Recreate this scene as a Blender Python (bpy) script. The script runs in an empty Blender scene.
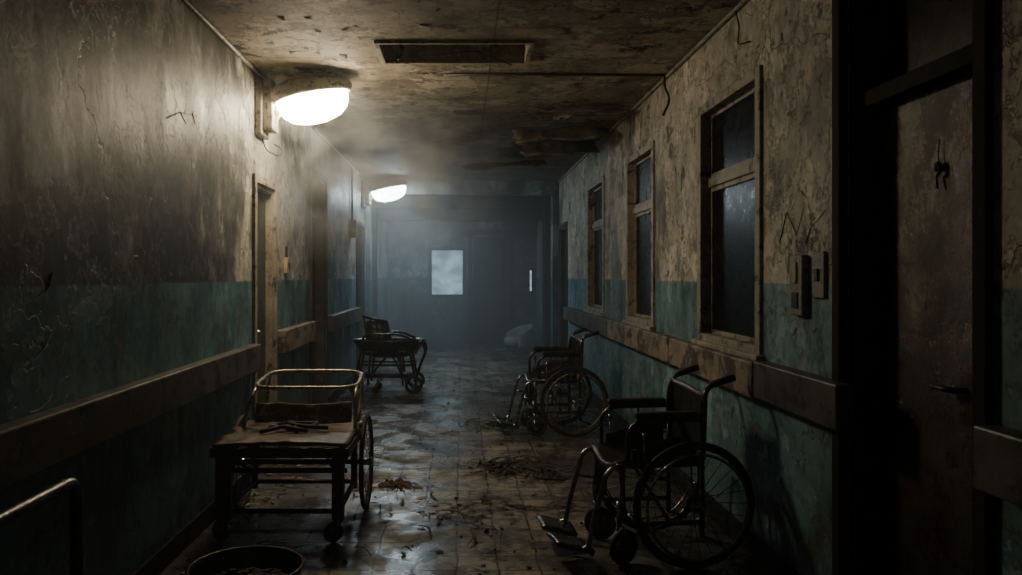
import bpy, bmesh, math, random
from mathutils import Vector, Matrix, noise as mnoise
R = random.Random(7)
COL = bpy.context.scene.collection
XL, XR, ZC, YN, YF = -1.43, 1.47, 2.83, -1.2, 15.5

# ------------------------------------------------------------------ node helpers
def nm(name):
    m = bpy.data.materials.new(name); m.use_nodes = True
    nt = m.node_tree; b = nt.nodes['Principled BSDF']
    return m, nt, b
def setin(nt, sock, v):
    if isinstance(v, bpy.types.NodeSocket): nt.links.new(v, sock)
    elif isinstance(v, (tuple, list)) and len(v) == 3 and sock.type == 'RGBA': sock.default_value = (*v, 1)
    else: sock.default_value = v
def coords(nt, kind='world', scale=(1, 1, 1), loc=(0, 0, 0)):
    if kind == 'world':
        s = nt.nodes.new('ShaderNodeNewGeometry').outputs['Position']
    else:
        s = nt.nodes.new('ShaderNodeTexCoord').outputs['Object']
    mp = nt.nodes.new('ShaderNodeMapping')
    mp.inputs['Scale'].default_value = scale; mp.inputs['Location'].default_value = loc
    nt.links.new(s, mp.inputs['Vector']); return mp.outputs['Vector']
def noi(nt, vec, scale, detail=6, rough=.55, dist=0):
    n = nt.nodes.new('ShaderNodeTexNoise')
    n.inputs['Scale'].default_value = scale; n.inputs['Detail'].default_value = detail
    n.inputs['Roughness'].default_value = rough; n.inputs['Distortion'].default_value = dist
    nt.links.new(vec, n.inputs['Vector']); return n.outputs['Fac']
def ramp(nt, fac, stops):
    r = nt.nodes.new('ShaderNodeValToRGB'); nt.links.new(fac, r.inputs['Fac'])
    els = r.color_ramp.elements
    while len(els) > 1: els.remove(els[-1])
    for i, (p, c) in enumerate(stops):
        e = els[0] if i == 0 else els.new(p)
        e.position = p
        if not isinstance(c, (tuple, list)): c = (c, c, c)
        e.color = (*c, 1)
    return r.outputs['Color']
def mix(nt, fac, a, b, mode='MIX'):
    n = nt.nodes.new('ShaderNodeMixRGB'); n.blend_type = mode
    setin(nt, n.inputs[0], fac); setin(nt, n.inputs[1], a); setin(nt, n.inputs[2], b)
    return n.outputs[0]
def mth(nt, op, a, b=0.0, c=None, clamp=False):
    n = nt.nodes.new('ShaderNodeMath'); n.operation = op; n.use_clamp = clamp
    setin(nt, n.inputs[0], a); setin(nt, n.inputs[1], b)
    if c is not None: setin(nt, n.inputs[2], c)
    return n.outputs[0]
def bump(nt, b, h, strength=.4, dist=.02):
    n = nt.nodes.new('ShaderNodeBump'); n.inputs['Strength'].default_value = strength
    n.inputs['Distance'].default_value = dist
    nt.links.new(h, n.inputs['Height']); nt.links.new(n.outputs[0], b.inputs['Normal'])

def aged(name, c1, c2, rough=.6, metal=0.0, scale=9, c3=None, rr=.2, bs=.25, spec=.5):
    m, nt, b = nm(name)
    v = coords(nt, 'obj')
    n1 = noi(nt, v, scale, 8, .65); n2 = noi(nt, v, scale * 3.1, 6, .7)
    col = mix(nt, ramp(nt, n1, [(.38, 0), (.62, 1)]), c1, c2)
    if c3: col = mix(nt, ramp(nt, n2, [(.54, 0), (.60, 1)]), col, c3)
    setin(nt, b.inputs['Base Color'], col)
    ro = mth(nt, 'MULTIPLY_ADD', n2, rr, rough - rr / 2)
    setin(nt, b.inputs['Roughness'], ro); b.inputs['Metallic'].default_value = metal
    b.inputs['Specular IOR Level'].default_value = spec
    bump(nt, b, n2, bs, .01)
    return m
def chipped(name, paint, paint2, under, sc=7, rough=.55, amt=.55):
    m, nt, b = nm(name)
    v = coords(nt, 'world', loc=(4, 2, 9))
    n0 = noi(nt, v, 3, 8, .65); n1 = noi(nt, v, sc, 12, .74, .4); n2 = noi(nt, v, 30, 6, .7)
    col = mix(nt, ramp(nt, n0, [(.38, 0), (.62, 1)]), paint, paint2)
    k = ramp(nt, n1, [(amt, 0), (amt + .012, 1)])
    col = mix(nt, ramp(nt, n1, [(amt - .05, 0), (amt - .005, .45)]), col, tuple(x * .6 for x in paint2))
    col = mix(nt, k, col, under)
    col = mix(nt, .7, col, ramp(nt, n2, [(.3, .5), (.7, 1.25)]), 'MULTIPLY')
    setin(nt, b.inputs['Base Color'], col); setin(nt, b.inputs['Roughness'], mth(nt, 'MULTIPLY_ADD', n2, .3, rough - .15))
    bump(nt, b, mth(nt, 'SUBTRACT', mth(nt, 'MULTIPLY', n2, .3), mth(nt, 'MULTIPLY', k, .6)), .6, .006)
    return m

def crackfac(nt, v, scale, width, dist=.6):
    vo = nt.nodes.new('ShaderNodeTexVoronoi'); vo.feature = 'DISTANCE_TO_EDGE'; vo.inputs['Scale'].default_value = scale
    dv = nt.nodes.new('ShaderNodeVectorMath'); dv.operation = 'MULTIPLY_ADD'
    nn = nt.nodes.new('ShaderNodeTexNoise'); nn.inputs['Scale'].default_value = 2.5; nn.inputs['Detail'].default_value = 7
    nt.links.new(v, nn.inputs['Vector']); nt.links.new(nn.outputs['Color'], dv.inputs[0])
    dv.inputs[1].default_value = (dist, dist, dist); nt.links.new(v, dv.inputs[2]); nt.links.new(dv.outputs[0], vo.inputs['Vector'])
    return ramp(nt, vo.outputs['Distance'], [(.0, 1), (width, 0)])

def wall_mat(name, hi, mid, dark, teal1, teal2, seed, gloss=.5, zline=1.365, mould_dim_y=None, mould=.5):
    m, nt, b = nm(name)
    off = (seed * 3.7, seed * 5.1, seed * 1.3)
    v = coords(nt, 'world', loc=off); v2 = coords(nt, 'world', loc=(off[0] + 11, off[1] + 7, off[2] + 3))
    vs = coords(nt, 'world', (2.0, 2.0, .7), off)
    sep = nt.nodes.new('ShaderNodeSeparateXYZ')
    nt.links.new(nt.nodes.new('ShaderNodeNewGeometry').outputs['Position'], sep.inputs[0])
    z = sep.outputs['Z']; y = sep.outputs['Y']
    big = noi(nt, v, 1.2, 10, .65, .5); med = noi(nt, v, 4.2, 10, .66, .2)
    fine = noi(nt, v, 17, 8, .72); streak = noi(nt, vs, 2.0, 9, .66, .3)
    p1 = noi(nt, v2, 2.2, 15, .77, .1); p2 = noi(nt, v2, 4.0, 15, .80, .1)
    up = mix(nt, ramp(nt, big, [(.38, 0), (.6, 1)]), mid, hi)
    up = mix(nt, ramp(nt, p1, [(.525, 0), (.532, .75)]), up, tuple(x * 1.25 + .03 for x in hi))
    up = mix(nt, ramp(nt, p1, [(.512, 0), (.524, .6), (.534, 0)]), up, dark)
    up = mix(nt, ramp(nt, p2, [(.575, 0), (.582, .85)]), up, tuple(x * .42 for x in mid))
    mo = mth(nt, 'ADD', big, mth(nt, 'MULTIPLY', mth(nt, 'SUBTRACT', streak, .5), .8))
    if mould_dim_y is not None:
        dy = mth(nt, 'MULTIPLY', mth(nt, 'SUBTRACT', y, mould_dim_y), .09); dy = mth(nt, 'MINIMUM', dy, .06)  # mould thickened toward the camera to paint in the near wall's dimness
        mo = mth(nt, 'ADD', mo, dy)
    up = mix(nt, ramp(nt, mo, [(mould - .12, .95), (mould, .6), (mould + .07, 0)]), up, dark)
    lo = mix(nt, ramp(nt, big, [(.4, 0), (.6, 1)]), teal2, teal1)
    lo = mix(nt, ramp(nt, p1, [(.54, 0), (.547, .7)]), lo, tuple(x * 1.3 + .03 for x in teal1))
    lo = mix(nt, ramp(nt, p2, [(.575, 0), (.582, .9)]), lo, (.27, .255, .22))
    lo = mix(nt, ramp(nt, streak, [(.49, 0), (.67, .8)]), lo, tuple(x * .3 for x in teal2))
    ze = mth(nt, 'ADD', z, mth(nt, 'MULTIPLY', mth(nt, 'SUBTRACT', med, .5), .02))
    f = mth(nt, 'MULTIPLY_ADD', mth(nt, 'SUBTRACT', ze, zline), 120, .5, True)
    col = mix(nt, f, lo, up)
    pe = noi(nt, v, 2.8, 14, .76, .2)
    pmask = ramp(nt, pe, [(.595, 0), (.602, 1)])
    col = mix(nt, pmask, col, (.11, .098, .08))
    cr = mth(nt, 'MULTIPLY', crackfac(nt, v, .9, .004), ramp(nt, big, [(.42, 0), (.52, 1)]))
    col = mix(nt, mth(nt, 'MULTIPLY', cr, .75), col, (.015, .012, .01))
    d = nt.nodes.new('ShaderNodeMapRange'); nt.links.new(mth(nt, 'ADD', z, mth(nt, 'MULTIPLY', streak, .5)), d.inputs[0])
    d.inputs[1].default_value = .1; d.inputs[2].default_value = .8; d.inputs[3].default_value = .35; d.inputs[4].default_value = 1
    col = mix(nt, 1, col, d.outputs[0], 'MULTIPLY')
    col = mix(nt, .75, col, ramp(nt, fine, [(.3, .4), (.7, 1.4)]), 'MULTIPLY')
    col = mix(nt, .5, col, ramp(nt, med, [(.35, .45), (.6, 1.2)]), 'MULTIPLY')
    setin(nt, b.inputs['Base Color'], col)
    setin(nt, b.inputs['Roughness'], mth(nt, 'MULTIPLY_ADD', streak, .5, gloss - .1))
    h = mth(nt, 'ADD', mth(nt, 'MULTIPLY', pmask, -.5), mth(nt, 'ADD', mth(nt, 'MULTIPLY', med, .25), mth(nt, 'MULTIPLY', fine, .4)))
    h = mth(nt, 'ADD', h, mth(nt, 'MULTIPLY', ramp(nt, p1, [(.52, 0), (.53, 1)]), -.35))
    h = mth(nt, 'SUBTRACT', h, mth(nt, 'MULTIPLY', cr, .3))
    bump(nt, b, h, .7, .014)
    return m

M_WL = wall_mat('plaster_left', (.50, .485, .43), (.31, .30, .265), (.017, .0165, .016), (.115, .25, .29), (.06, .145, .175), 1, .36, mould_dim_y=5.1, mould=.485)
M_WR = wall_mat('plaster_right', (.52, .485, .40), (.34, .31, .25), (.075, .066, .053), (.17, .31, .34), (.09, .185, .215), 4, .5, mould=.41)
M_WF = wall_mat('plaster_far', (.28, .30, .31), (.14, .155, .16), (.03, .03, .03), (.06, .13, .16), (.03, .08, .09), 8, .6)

def ceil_mat():
    m, nt, b = nm('ceiling_plaster')
    v = coords(nt, 'world', loc=(3, 1, 0)); v2 = coords(nt, 'world', loc=(13, 5, 0))
    big = noi(nt, v, 1.1, 9, .65, .1); med = noi(nt, v, 4, 10, .70, .1); fine = noi(nt, v, 18, 8, .74)
    p1 = noi(nt, v2, 2.2, 14, .77, .1)
    col = ramp(nt, big, [(.34, (.11, .088, .064)), (.45, (.30, .25, .18)), (.58, (.48, .415, .31)), (.72, (.26, .215, .16))])
    col = mix(nt, ramp(nt, p1, [(.51, 0), (.52, .85)]), col, (.54, .485, .39))
    col = mix(nt, ramp(nt, p1, [(.49, 0), (.508, .7), (.53, 0)]), col, (.03, .024, .017))
    col = mix(nt, ramp(nt, med, [(.54, 0), (.64, .8)]), col, (.085, .066, .048))
    pk = ramp(nt, noi(nt, v, 2.8, 13, .77, .1), [(.57, 0), (.578, 1)])
    col = mix(nt, pk, col, (.032, .026, .02))
    sep = nt.nodes.new('ShaderNodeSeparateXYZ')
    nt.links.new(nt.nodes.new('ShaderNodeNewGeometry').outputs['Position'], sep.inputs[0])
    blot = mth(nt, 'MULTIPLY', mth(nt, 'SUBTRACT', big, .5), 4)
    soot_dim = mth(nt, 'ADD', mth(nt, 'MULTIPLY', mth(nt, 'SUBTRACT', sep.outputs['Y'], 6.3), .35), blot)  # soot with lamp falloff painted in, darker along the far ceiling
    near_dim = mth(nt, 'ADD', mth(nt, 'MULTIPLY', mth(nt, 'SUBTRACT', 4.6, sep.outputs['Y']), .5), blot)  # painted dimness growing toward the camera end of the ceiling
    soot_dim = mth(nt, 'MINIMUM', mth(nt, 'MAXIMUM', mth(nt, 'MAXIMUM', soot_dim, near_dim), 0), .74)
    col = mix(nt, soot_dim, col, (.028, .024, .02))
    br = nt.nodes.new('ShaderNodeTexBrick'); br.offset = 0
    br.inputs['Scale'].default_value = 1; br.inputs['Brick Width'].default_value = 3.2; br.inputs['Row Height'].default_value = .62
    br.inputs['Mortar Size'].default_value = .006; nt.links.new(v, br.inputs['Vector'])
    col = mix(nt, mth(nt, 'MULTIPLY', br.outputs['Fac'], .6), col, (.01, .008, .006))
    cr = crackfac(nt, v, .8, .006, .8)
    col = mix(nt, mth(nt, 'MULTIPLY', cr, .8), col, (.015, .011, .008))
    col = mix(nt, .75, col, ramp(nt, fine, [(.3, .4), (.7, 1.3)]), 'MULTIPLY')
    setin(nt, b.inputs['Base Color'], col); b.inputs['Roughness'].default_value = .7
    h = mth(nt, 'SUBTRACT', mth(nt, 'ADD', mth(nt, 'MULTIPLY', med, .25), mth(nt, 'MULTIPLY', fine, .4)), mth(nt, 'MULTIPLY', br.outputs['Fac'], .5))
    h = mth(nt, 'ADD', h, mth(nt, 'MULTIPLY', ramp(nt, p1, [(.505, 0), (.52, 1)]), .5)); h = mth(nt, 'SUBTRACT', h, mth(nt, 'MULTIPLY', pk, .5))
    bump(nt, b, h, .6, .016)
    return m
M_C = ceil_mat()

def floor_mat():
    m, nt, b = nm('dirty_floor_tiles')
    v = coords(nt, 'world')
    wob = nt.nodes.new('ShaderNodeTexNoise'); wob.inputs['Scale'].default_value = 5; wob.inputs['Detail'].default_value = 4
    nt.links.new(v, wob.inputs['Vector'])
    vm = nt.nodes.new('ShaderNodeVectorMath'); vm.operation = 'MULTIPLY_ADD'; nt.links.new(wob.outputs['Color'], vm.inputs[0])
    vm.inputs[1].default_value = (.045, .045, 0); nt.links.new(v, vm.inputs[2])
    br = nt.nodes.new('ShaderNodeTexBrick'); br.offset = 0
    br.inputs['Scale'].default_value = 1; br.inputs['Brick Width'].default_value = .2; br.inputs['Row Height'].default_value = .2
    br.inputs['Mortar Size'].default_value = .006; br.inputs['Bias'].default_value = -.1
    br.inputs['Color1'].default_value = (.40, .36, .29, 1); br.inputs['Color2'].default_value = (.24, .215, .175, 1)
    br.inputs['Mortar'].default_value = (.03, .025, .02, 1); nt.links.new(vm.outputs[0], br.inputs['Vector'])
    big = noi(nt, v, 1.3, 9, .68, .3); med = noi(nt, v, 5, 10, .74, .2); fine = noi(nt, v, 24, 8, .74)
    sep = nt.nodes.new('ShaderNodeSeparateXYZ'); nt.links.new(v, sep.inputs[0])
    ed = mth(nt, 'MULTIPLY', mth(nt, 'SUBTRACT', mth(nt, 'ABSOLUTE', mth(nt, 'ADD', sep.outputs['X'], .1)), .5), .18)
    dirt = mth(nt, 'SUBTRACT', big, mth(nt, 'MAXIMUM', ed, -.04))
    col = mix(nt, ramp(nt, dirt, [(.39, .95), (.51, .25)]), br.outputs['Color'], (.05, .041, .032))
    col = mix(nt, ramp(nt, med, [(.49, 0), (.58, .8)]), col, (.055, .044, .034))
    col = mix(nt, ramp(nt, noi(nt, v, 3.4, 13, .77, .2), [(.57, 0), (.578, .85)]), col, (.035, .028, .022))
    cr = crackfac(nt, v, 1.8, .009, .5)
    col = mix(nt, mth(nt, 'MULTIPLY', cr, .85), col, (.012, .01, .008))
    col = mix(nt, .6, col, ramp(nt, fine, [(.3, .4), (.7, 1.3)]), 'MULTIPLY')
    setin(nt, b.inputs['Base Color'], col)
    rn = mth(nt, 'SUBTRACT', noi(nt, v, 2.2, 8, .65, .3), mth(nt, 'MULTIPLY', mth(nt, 'SUBTRACT', sep.outputs['Y'], 5.5, None, True), .05))
    setin(nt, b.inputs['Roughness'], ramp(nt, rn, [(.38, .14), (.49, .34), (.60, .7)]))
    h = mth(nt, 'SUBTRACT', mth(nt, 'ADD', mth(nt, 'MULTIPLY', fine, .35), mth(nt, 'MULTIPLY', med, .2)), mth(nt, 'MULTIPLY', br.outputs['Fac'], .5))
    h = mth(nt, 'SUBTRACT', h, mth(nt, 'MULTIPLY', cr, .4))
    bump(nt, b, h, .38, .007)
    return m
M_F = floor_mat()

M_RAIL = chipped('rail_wood', (.13, .115, .095), (.075, .067, .054), (.035, .03, .025), 6, .45, .55)
M_RAILP = chipped('rail_peeling', (.36, .30, .23), (.24, .18, .13), (.08, .057, .044), 5, .55, .52)
M_FRAME = chipped('frame_cream', (.40, .365, .285), (.29, .262, .205), (.07, .06, .048), 9, .55, .565)
M_DKWOOD = aged('dark_wood', (.010, .0085, .0075), (.018, .015, .012), .8, 0, 5, None, .2, .3, .2)
M_GLASSD = aged('grimy_dark_glass', (.004, .005, .0055), (.010, .011, .011), .30, 0, 4, (.022, .022, .02), .3, .05, .10)
def door_mat():
    m, nt, b = nm('door_red_brown')
    v = coords(nt, 'world', (1.6, 1.6, .9), (2, 9, 4)); v1 = coords(nt, 'world', loc=(5, 2, 1))
    n1 = noi(nt, v, 2.2, 12, .74, .3); n2 = noi(nt, v1, 7, 12, .77, .3); n3 = noi(nt, v1, 26, 6, .7)
    sep = nt.nodes.new('ShaderNodeSeparateXYZ')
    nt.links.new(nt.nodes.new('ShaderNodeNewGeometry').outputs['Position'], sep.inputs[0])
    t = mth(nt, 'ADD', n1, mth(nt, 'MULTIPLY', mth(nt, 'SUBTRACT', sep.outputs['Z'], 1.45), .18))
    col = ramp(nt, t, [(.35, (.022, .007, .006)), (.48, (.085, .026, .021)), (.54, (.10, .065, .058)), (.62, (.24, .215, .20))])
    col = mix(nt, ramp(nt, n2, [(.47, 0), (.50, .92)]), col, (.014, .008, .007))
    col = mix(nt, .7, col, ramp(nt, n3, [(.3, .4), (.7, 1.3)]), 'MULTIPLY')
    setin(nt, b.inputs['Base Color'], col); setin(nt, b.inputs['Roughness'], ramp(nt, n2, [(.4, .18), (.6, .5)]))
    bump(nt, b, mth(nt, 'ADD', n2, mth(nt, 'MULTIPLY', n3, .4)), .6, .012)
    return m
M_DOOR = door_mat()
M_DOOR2 = aged('door_grey', (.05, .053, .05), (.028, .03, .029), .6, 0, 4, (.09, .08, .065))
M_BLACK = aged('black_metal', (.020, .020, .020), (.032, .030, .027), .30, .6, 12, (.05, .035, .024))
M_GUN = aged('worn_gunmetal', (.17, .17, .165), (.07, .068, .064), .25, .9, 12, (.05, .038, .03))
M_STEEL = aged('dull_steel', (.50, .50, .48), (.26, .25, .23), .24, .95, 14, (.10, .065, .045))
M_RUBBER = aged('old_rubber', (.012, .012, .012), (.024, .023, .022), .7, 0, 12)
M_VINYL = aged('cracked_vinyl', (.014, .0138, .0135), (.03, .028, .026), .40, 0, 8, (.05, .045, .04))
M_CREAMTUBE = aged('worn_cream_tube', (.46, .43, .35), (.28, .24, .185), .30, .5, 10, (.10, .065, .04))
M_RIM2 = aged('yellowed_rim', (.24, .21, .15), (.13, .11, .075), .42, .5, 10, (.05, .03, .02))
M_RUST = aged('rusty_iron', (.065, .05, .04), (.03, .025, .021), .45, .5, 9, (.12, .075, .05))
M_TRAY = aged('warped_brown_board', (.17, .12, .08), (.07, .048, .034), .42, 0, 6, (.028, .02, .016), .3, .7)
M_CANVAS = aged('stained_canvas', (.13, .09, .06), (.06, .043, .032), .75, 0, 6, (.26, .21, .155), .2, .5)
M_ENAMEL = aged('lamp_enamel', (.42, .39, .32), (.27, .245, .20), .45, 0, 9, (.10, .07, .045))
M_PLAST = aged('yellowed_plastic', (.42, .35, .20), (.28, .23, .13), .5, 0, 14)
M_GREYBOX = aged('grey_metal_box', (.20, .185, .155), (.28, .255, .21), .5, .1, 10, (.08, .068, .052))
M_DEB = aged('plaster_debris', (.20, .178, .14), (.10, .088, .07), .8, 0, 2.5, (.27, .245, .205))
M_RAG = aged('dirty_rag', (.045, .038, .030), (.02, .017, .014), .9, 0, 8, (.08, .067, .052))
M_LEAF = aged('rust_brown_flakes', (.10, .060, .036), (.045, .03, .02), .8, 0, 6)
M_PAPER = aged('dirty_paper', (.28, .26, .22), (.15, .138, .115), .85, 0, 8)
M_DEB2 = aged('dark_board', (.09, .078, .06), (.15, .13, .10), .7, 0, 5, (.03, .024, .018), .2, .5)
M_SCR = aged('scratch_brown', (.05, .04, .03), (.09, .07, .05), .8, 0, 12)

def emis(name, col, s, dirty=.25, sc=5):
    m, nt, b = nm(name)
    v = coords(nt, 'obj'); n = noi(nt, v, sc, 8, .7)
    b.inputs['Base Color'].default_value = (.6, .6, .55, 1); b.inputs['Roughness'].default_value = .5
    c = mix(nt, ramp(nt, n, [(.38, 0), (.62, dirty)]), col, tuple(x * .3 for x in col))
    setin(nt, b.inputs['Emission Color'], c); b.inputs['Emission Strength'].default_value = s
    return m

# ------------------------------------------------------------------ mesh builder
def fillet(pts, r, n=5, closed=False):
    pts = [Vector(p) for p in pts]; out = []; L = len(pts)
    for i, p in enumerate(pts):
        if not closed and (i == 0 or i == L - 1): out.append(p); continue
        a = pts[i - 1]; c = pts[(i + 1) % L]
        d1 = a - p; d2 = c - p; rr = min(r, d1.length * .48, d2.length * .48)
        s = p + d1.normalized() * rr; e = p + d2.normalized() * rr
        for k in range(n + 1):
            t = k / n
            out.append(s * (1 - t) ** 2 + p * 2 * t * (1 - t) + e * t * t)
    return out
class MB:
    def __init__(s): s.v = []; s.f = []; s.sm = []
    def add(s, vs, fs, smooth=False):
        o = len(s.v); s.v += [Vector(v) for v in vs]; s.f += [[i + o for i in f] for f in fs]; s.sm += [smooth] * len(fs); return s
    def box(s, x0, x1, y0, y1, z0, z1, m=None):
        vs = [Vector((x, y, z)) for x in (x0, x1) for y in (y0, y1) for z in (z0, z1)]
        if m: vs = [m @ v for v in vs]
        return s.add(vs, [(0, 1, 3, 2), (4, 6, 7, 5), (0, 4, 5, 1), (2, 3, 7, 6), (0, 2, 6, 4), (1, 5, 7, 3)])
    def tube(s, pts, r, seg=10, fr=0, closed=False, r2=None):
        pts = fillet(pts, fr, 5, closed) if fr else [Vector(p) for p in pts]
        L = len(pts); vs = []; fs = []; up = None
        for i, p in enumerate(pts):
            if closed: t = pts[(i + 1) % L] - pts[i - 1]
            else: t = pts[min(i + 1, L - 1)] - pts[max(i - 1, 0)]
            t.normalize()
            if up is None:
                up = t.orthogonal().normalized()
            up = (up - t * up.dot(t)); 
            if up.length < 1e-6: up = t.orthogonal()
            up.normalize(); w = t.cross(up)
            rad = r if r2 is None else r + (r2 - r) * i / (L - 1)
            for k in range(seg):
                a = 2 * math.pi * k / seg
                vs.append(p + (up * math.cos(a) + w * math.sin(a)) * rad)
        n = L if closed else L - 1
        for i in range(n):
            j = (i + 1) % L
            for k in range(seg):
                k2 = (k + 1) % seg
                fs.append((i * seg + k, i * seg + k2, j * seg + k2, j * seg + k))
        if not closed:
            fs.append(tuple(range(seg))[::-1]); fs.append(tuple((L - 1) * seg + k for k in range(seg)))
        return s.add(vs, fs, True)
    def ring(s, c, axis, R_, r, n=48, seg=8):
        c = Vector(c); ax = Vector(axis).normalized(); u = ax.orthogonal().normalized(); w = ax.cross(u)
        return s.tube([c + (u * math.cos(2 * math.pi * i / n) + w * math.sin(2 * math.pi * i / n)) * R_ for i in range(n)], r, seg, closed=True)
    def cyl(s, a, b, r, seg=16, r2=None): return s.tube([a, b], r, seg, r2=r2)
    def lathe(s, prof, c=(0, 0, 0), sc=(1, 1, 1), n=32, close=False):
        vs = []; fs = []
        for (r, z) in prof:
            for k in range(n):
                a = 2 * math.pi * k / n
                vs.append(Vector((c[0] + r * math.cos(a) * sc[0], c[1] + r * math.sin(a) * sc[1], c[2] + z * sc[2])))
        for i in range(len(prof) - 1):
            for k in range(n):
                k2 = (k + 1) % n; fs.append((i * n + k, i * n + k2, (i + 1) * n + k2, (i + 1) * n + k))
        return s.add(vs, fs, True)
    def sheet(s, fn, nu, nv, th=.006):
        P = [[Vector(fn(i / nu, j / nv)) for j in range(nv + 1)] for i in range(nu + 1)]
        N = []
        for i in range(nu + 1):
            for j in range(nv + 1):
                a = P[min(i + 1, nu)][j] - P[max(i - 1, 0)][j]; b = P[i][min(j + 1, nv)] - P[i][max(j - 1, 0)]
                N.append(a.cross(b).normalized() if a.cross(b).length > 1e-9 else Vector((0, 0, 1)))
        W = nv + 1; T = (nu + 1) * W
        vs = [P[i][j] + N[i * W + j] * th / 2 for i in range(nu + 1) for j in range(W)] + [P[i][j] - N[i * W + j] * th / 2 for i in range(nu + 1) for j in range(W)]
        fs = []
        for i in range(nu):
            for j in range(nv):
                q = (i * W + j, (i + 1) * W + j, (i + 1) * W + j + 1, i * W + j + 1)
                fs.append(q); fs.append(tuple(T + k for k in q[::-1]))
        for i in range(nu):
            for j in (0, nv):
                a, b = i * W + j, (i + 1) * W + j; fs.append((a, b, T + b, T + a))
        for j in range(nv):
            for i in (0, nu):
                a, b = i * W + j, i * W + j + 1; fs.append((a, b, T + b, T + a))
        return s.add(vs, fs, True)
    def xf(s, m): s.v = [m @ v for v in s.v]; return s
    def obj(s, name, mat, parent=None, bevel=0, label=None, cat=None, kind=None, origin=None, group=None):
        me = bpy.data.meshes.new(name)
        o_ = Vector(origin) if origin is not None else Vector((0, 0, 0))
        me.from_pydata([tuple(v - o_) for v in s.v], [], s.f)
        me.polygons.foreach_set('use_smooth', s.sm); me.update()
        bm = bmesh.new(); bm.from_mesh(me); bmesh.ops.recalc_face_normals(bm, faces=bm.faces); bm.to_mesh(me); bm.free()
        ob = bpy.data.objects.new(name, me); COL.objects.link(ob); ob.location = o_
        me.materials.append(mat)
        if parent: ob.parent = parent
        if bevel:
            b = ob.modifiers.new('bevel', 'BEVEL'); b.width = bevel; b.segments = 2; b.limit_method = 'ANGLE'
        if label: ob['label'] = label
        if cat: ob['category'] = cat
        if kind: ob['kind'] = kind
        if group: ob['group'] = group
        return ob
def root(name, loc, label, cat, rotz=0, kind=None, group=None):
    e = bpy.data.objects.new(name, None); e.empty_display_size = .1; COL.objects.link(e)
    e.location = loc; e.rotation_euler = (0, 0, rotz); e['label'] = label; e['category'] = cat
    if kind: e['kind'] = kind
    if group: e['group'] = group
    return e
def S(o, label, cat='room'):
    o['kind'] = 'structure'; o['label'] = label; o['category'] = cat; return o

# ------------------------------------------------------------------ room shell
def xwall(name, x0, x1, ys, ye, ops, mat, label):
    mb = MB(); y = ys
    for (a, b, z0, z1) in sorted(ops):
        mb.box(x0, x1, y, a, 0, ZC)
        if z0 > 0: mb.box(x0, x1, a, b, 0, z0)
        if z1 < ZC: mb.box(x0, x1, a, b, z1, ZC)
        y = b
    mb.box(x0, x1, y, ye, 0, ZC)
    return S(mb.obj(name, mat), label, 'wall')
TH = .22
WINS = [(3.90, 4.86, 1.03, 2.40), (6.05, 6.98, 1.03, 2.40), (8.15, 9.15, 1.03, 2.40)]
DR = (2.25, 3.04, 0, 2.62)
DR2 = (11.0, 11.8, 0, 2.1)
xwall('wall_right', XR, XR + TH, YN, YF, [DR] + WINS + [DR2], M_WR, 'peeling cream plaster wall with teal painted lower half')
DL1 = (5.50, 6.05, 0, 2.05); DL2 = (7.55, 8.35, 0, 2.38); DL3 = (10.9, 11.6, 0, 2.1)
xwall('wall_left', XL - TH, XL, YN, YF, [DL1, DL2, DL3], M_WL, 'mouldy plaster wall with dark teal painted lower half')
mb = MB(); mb.box(XL - TH, XR + TH, YN, YF + .2, -.12, 0)
S(mb.obj('floor', M_F), 'grimy cracked square floor tiles', 'floor')
HX0, HX1, HY0, HY1 = -.50, .42, 4.86, 5.28
mb = MB(); x0, x1 = XL - TH, XR + TH
mb.box(x0, x1, YN, HY0, ZC, ZC + .12); mb.box(x0, x1, HY1, YF + .2, ZC, ZC + .12)
mb.box(x0, HX0, HY0, HY1, ZC, ZC + .12); mb.box(HX1, x1, HY0, HY1, ZC, ZC + .12)
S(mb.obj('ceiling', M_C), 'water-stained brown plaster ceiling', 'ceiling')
mb = MB()
for (a, b, c, d) in [(HX0 - .03, HX1 + .03, HY0 - .03, HY0), (HX0 - .03, HX1 + .03, HY1, HY1 + .03), (HX0 - .03, HX0, HY0, HY1), (HX1, HX1 + .03, HY0, HY1)]:
    mb.box(a, b, c, d, ZC - .016, ZC + .01)
hatch = S(mb.obj('trim_1', M_FRAME, bevel=.003), 'worn frame of an open ceiling hatch', 'trim')
mb = MB(); zt = ZC + .6
mb.box(HX0 - .02, HX1 + .02, HY0 - .02, HY1 + .02, zt, zt + .02); mb.box(HX0 - .02, HX0, HY0, HY1, ZC + .12, zt); mb.box(HX1, HX1 + .02, HY0, HY1, ZC + .12, zt)
mb.box(HX0, HX1, HY1, HY1 + .02, ZC + .12, zt); mb.box(HX0, HX1, HY0 - .02, HY0, ZC + .12, zt)
mb.obj('hatch_shaft', M_DKWOOD, hatch)
WX0, WX1, WZ0, WZ1 = -.60, .06, 1.01, 1.93
EX0, EX1 = .30, .86
mb = MB(); yf0, yf1 = YF, YF + .2
mb.box(XL - TH, WX0, yf0, yf1, 0, ZC); mb.box(WX0, WX1, yf0, yf1, 0, WZ0); mb.box(WX0, WX1, yf0, yf1, WZ1, ZC)
mb.box(WX1, EX0, yf0, yf1, 0, ZC); mb.box(EX0, EX1, yf0, yf1, 2.1, ZC); mb.box(EX1, XR + TH, yf0, yf1, 0, ZC)
S(mb.obj('wall_far', M_WF), 'dim blue-grey end wall', 'wall')
mb = MB(); mb.box(EX0 + .03, EX1 - .03, YF + .08, YF + .12, 0, 2.07)
d = S(mb.obj('door_5', M_DKWOOD), 'dark closed door', 'door')
mb = MB()
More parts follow.
